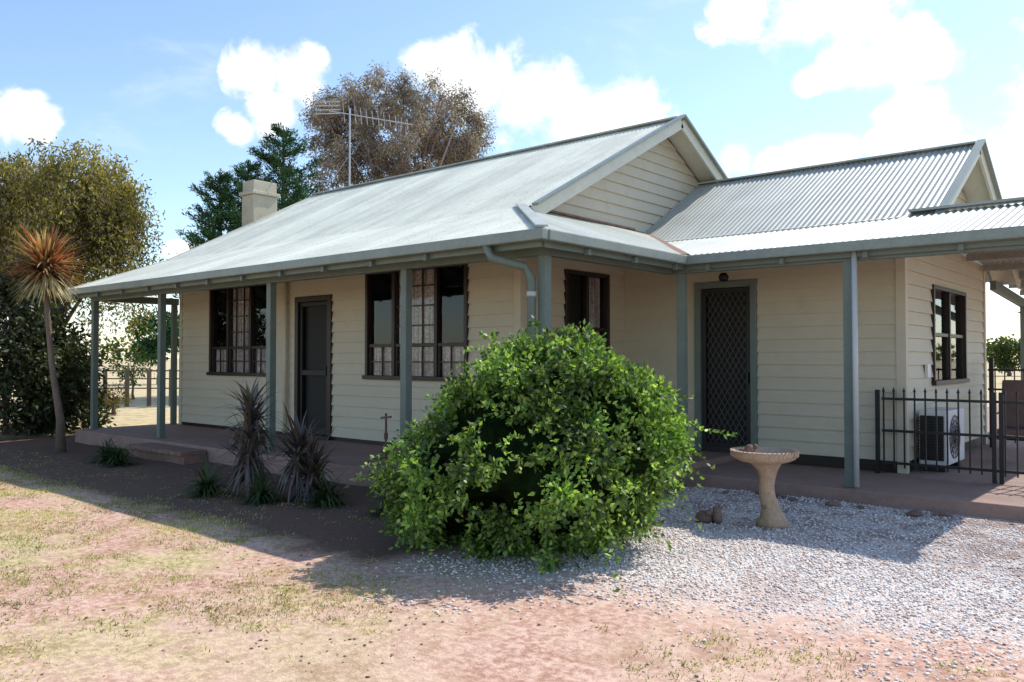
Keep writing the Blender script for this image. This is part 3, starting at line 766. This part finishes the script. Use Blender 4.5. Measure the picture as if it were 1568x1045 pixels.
shrub('dark_shrub',px(10,560,16.3),(1.5,1.3,1.9),20000,.12,.06,dm,k=110,cr=.45)
shrub('dark_shrub',px(95,600,16.8),(.7,.7,1.5),11000,.11,.055,dm,k=60,cr=.35)
cb=px(95,690,13.4); cord=empty('cordyline_tree',(cb[0],cb[1],0)); hd=Vector(px(68,410,13.4))
b=B(); b.tube([(cb[0],cb[1],-.05),(cb[0]-.04,cb[1],.5),Vector(px(80,560,13.4)),Vector(px(72,480,13.4)),hd],[.085,.06,.045,.042,.04],10); b.obj('trunk',M['bark'],cord,True)
def rosette(name,parent,c,n,L,W,mat,up=0.2,droop=1.0,vs=1.0):
    d=rdirs(n); d[:,2]=np.abs(d[:,2])*vs-.45+up; d=unit(d)
    P=np.array(c)+rng.normal(size=(n,3))*.025+np.stack([0*d[:,0],0*d[:,0],rng.uniform(-.12,.1,n)],1)
    V,Fq=blades(P,d,rng.uniform(.75,1.1,n)*L,np.full(n,W),rng.uniform(.5,1.3,n)*droop); return npmesh(name,V,Fq,mat,parent)
cl_=leafmat('cordyline_leaves',[(.14,.04,.035),(.42,.11,.06),(.26,.18,.08),(.60,.42,.22),(.32,.08,.06)],.4,.04,3)
rosette('leaf_head',cord,hd,420,.72,.055,cl_,.15,.4,1.5)
rosette('lower_leaves',cord,hd-Vector((0,0,.08)),170,.68,.045,leafmat('cordyline_old_leaves',[(.22,.17,.08),(.55,.48,.28),(.3,.22,.1)],.3,.02,3),-.3,.8,.7)
sm=leafmat('dark_cordyline_leaves',[(.05,.045,.04),(.11,.07,.06),(.12,.11,.07),(.2,.15,.13)],.2,.08,3)
sk=empty('spiky_cordyline',(-8.1,5.1,0)); b=B()
for (x,y,z) in ((-8.15,5.1,.85),(-8.0,5.0,.5),(-7.45,5.25,.5),(-7.3,5.3,.3)):
    b.tube([(x+.03,y,-.02),(x,y,z*.5),(x,y,z)],[.05,.04,.035],8); rosette('leaves',sk,(x,y,z),90,.5,.04,sm,.3,.8,1.4); rosette('skirt',sk,(x,y,z-.1),60,.5,.035,sm,-.3,1.6,.6)
b.obj('stems',M['bark'],sk,True)
am=leafmat('strappy_leaves',[(.025,.045,.013),(.045,.08,.022),(.07,.115,.033)],.25,.03,3)
for (x,y,n,L) in ((-11.9,5.35,170,.45),(-12.4,5.4,170,.42),(-8.5,4.8,180,.42),(-7.6,4.9,160,.38),(-6.9,5.2,170,.4),(-6.1,5.35,140,.4)):
    e=empty('agapanthus_plant',(x,y,0)); rosette('leaves',e,(x,y,.0),n,L,.024,am,.45,1.9,1.0)
bgm=leafmat('background_leaves',[(.05,.08,.03),(.09,.13,.045),(.15,.19,.07)],.3,0,.3)
def bgtree(name,u,v,d,r,n,mat,L=.3,tr=.15):
    c=px(u,v,d); e=empty(name,(c[0],c[1],0)); C=ell_centers(40,c,(r,r,r*.75),.4)
    clumps('crown',e,mat,C,[r*random.uniform(.22,.42) for _ in C],n,L,L*.45,.3,.1); woody('trunk',e,M['bark'],(c[0],c[1],0),(c[0],c[1],c[2]+r*.2),tr,C[::4],.03)
bgtree('garden_tree',245,515,48,1.7,4500,cm,.26)
bgtree('garden_tree',205,560,30,.8,900,bgm,.12,.05)
bgtree('garden_tree',1545,540,70,1.8,3000,bgm,.3); bgtree('garden_tree',1650,500,50,3,5000,bgm,.3)
rm=leafmat('rose_leaves',[(.06,.10,.025),(.12,.12,.04),(.25,.13,.09),(.10,.15,.04)],.3,0,1)
for u,v,d in ((175,608,22),(140,612,20)): shrub('rose_bush',px(u,v,d),(.45,.45,.3),1400,.06,.03,rm,k=25,cr=.18)
C=[];R=[]
for x in np.arange(-420,260,7):
    y=330+random.uniform(-20,20); h=random.uniform(3,8)
    for q in range(4): C.append((x+random.uniform(-4,4),y+random.uniform(-4,4),h*random.uniform(.3,1))); R.append(h*.45)
for y in np.arange(-60,340,7):
    x=-330+random.uniform(-20,20); h=random.uniform(3,8)
    for q in range(4): C.append((x+random.uniform(-4,4),y+random.uniform(-4,4),h*random.uniform(.3,1))); R.append(h*.45)
clumps('distant_tree_line',None,bgm,C,R,22000,2.0,1.2)
ff=empty('farm_fence',(-30,16,0)); b=B()
p0=Vector(px(60,0,26)); p1=Vector(px(330,0,26))
for k in range(9):
    p=p0.lerp(p1,k/8); b.box(p.x-.05,p.x+.05,p.y-.05,p.y+.05,-.05,1.15)
for z in (.55,.85,1.1): b.beam((p0.x,p0.y,z),(p1.x,p1.y,z),.02,.04)
b.obj('posts_and_rails',M['bark'],ff)

# ------------------------------------------------------------------ world + sun
w=bpy.data.worlds.new("World"); scene.world=w; w.use_nodes=True; w.node_tree.nodes.clear(); t=NT(w.node_tree)
elev=math.atan2(1,math.hypot(SX,SY)); rot=math.atan2(SX,SY)
sky=t.n('ShaderNodeTexSky'); sky.sky_type='NISHITA'; sky.sun_disc=False; sky.sun_elevation=elev; sky.sun_rotation=rot; sky.air_density=1.0; sky.dust_density=.4; sky.ozone_density=1.5
tc=t.n('ShaderNodeTexCoord').outputs['Generated']
def dirpx(u,v):
    p=Vector(px(u,v,1.0))-Vector((0,0,CZ)); return p.normalized()
clouds=[(395,110,.034,1.0),(450,115,.036,1),(420,170,.034,1),(360,195,.02,1),(675,110,.040,1.0),(735,125,.055,1.1),(810,155,.06,1.3),(880,200,.06,1.5),(950,160,.045,1.2),(990,195,.035,1.2),(20,175,.042,1.6),(1140,20,.04,1.2),(1230,25,.05,1.4),(1320,25,.04,1.4),(1300,95,.034,1.3),(1390,80,.042,1.2),(1430,90,.03,1.2),(1240,120,.02,1.2),(1400,155,.034,1.2),(1205,250,.036,1.8),(1270,230,.036,1.8),(1390,222,.04,1.8),(1125,240,.022,1.2),(300,385,.03,2.5),(1900,200,.2,1),(-300,200,.12,1)]
acc=None
for u,v,r,kz in clouds:
    d=dirpx(u,v)
    s=t.n('ShaderNodeVectorMath',{0:tc,1:tuple(d)},operation='SUBTRACT').outputs[0]
    s=t.n('ShaderNodeVectorMath',{0:s,1:(1,1,kz)},operation='MULTIPLY').outputs[0]
    l=t.n('ShaderNodeVectorMath',{0:s},operation='LENGTH').outputs['Value']
    g=t.mr(l,r*1.5,0,0,1,False)
    acc=g if acc is None else t.m('MAXIMUM',acc,g)
n=t.noise(tc,16,7,.6,.3); n2=t.noise(t.n('ShaderNodeMapping',{'Vector':tc,'Scale':(1,1,2.5)}).outputs[0],4.0,6,.62,.5)
dens=t.m('ADD',acc,t.m('MULTIPLY',t.m('SUBTRACT',n,.5),1.7))
dens=t.m('MULTIPLY',dens,t.mr(acc,0,.15))
cl=t.mr(dens,.2,.62)
wisp=t.mr(n2,.55,.8,0,.35)
cov=t.m('MAXIMUM',cl,wisp)
c=t.mix(1.0,sky.outputs[0],(1.6,1.62,1.66),'MULTIPLY')
core=t.mix(t.mr(n,.4,.6),(7.8,8.1,8.6),(9.5,9.5,9.5))
c=t.mix(cov,c,core)
bg=t.n('ShaderNodeBackground',{'Color':c,'Strength':.14}); t.n('ShaderNodeOutputWorld',{'Surface':bg.outputs[0]})
sl=bpy.data.lights.new('sun','SUN'); sl.energy=5.0; sl.angle=math.radians(.5); sl.color=(1,.955,.89)
so=bpy.data.objects.new('sun',sl); scene.collection.objects.link(so); so.rotation_euler=Vector((SX,SY,1)).to_track_quat('Z','Y').to_euler(); so.location=(10,30,30)
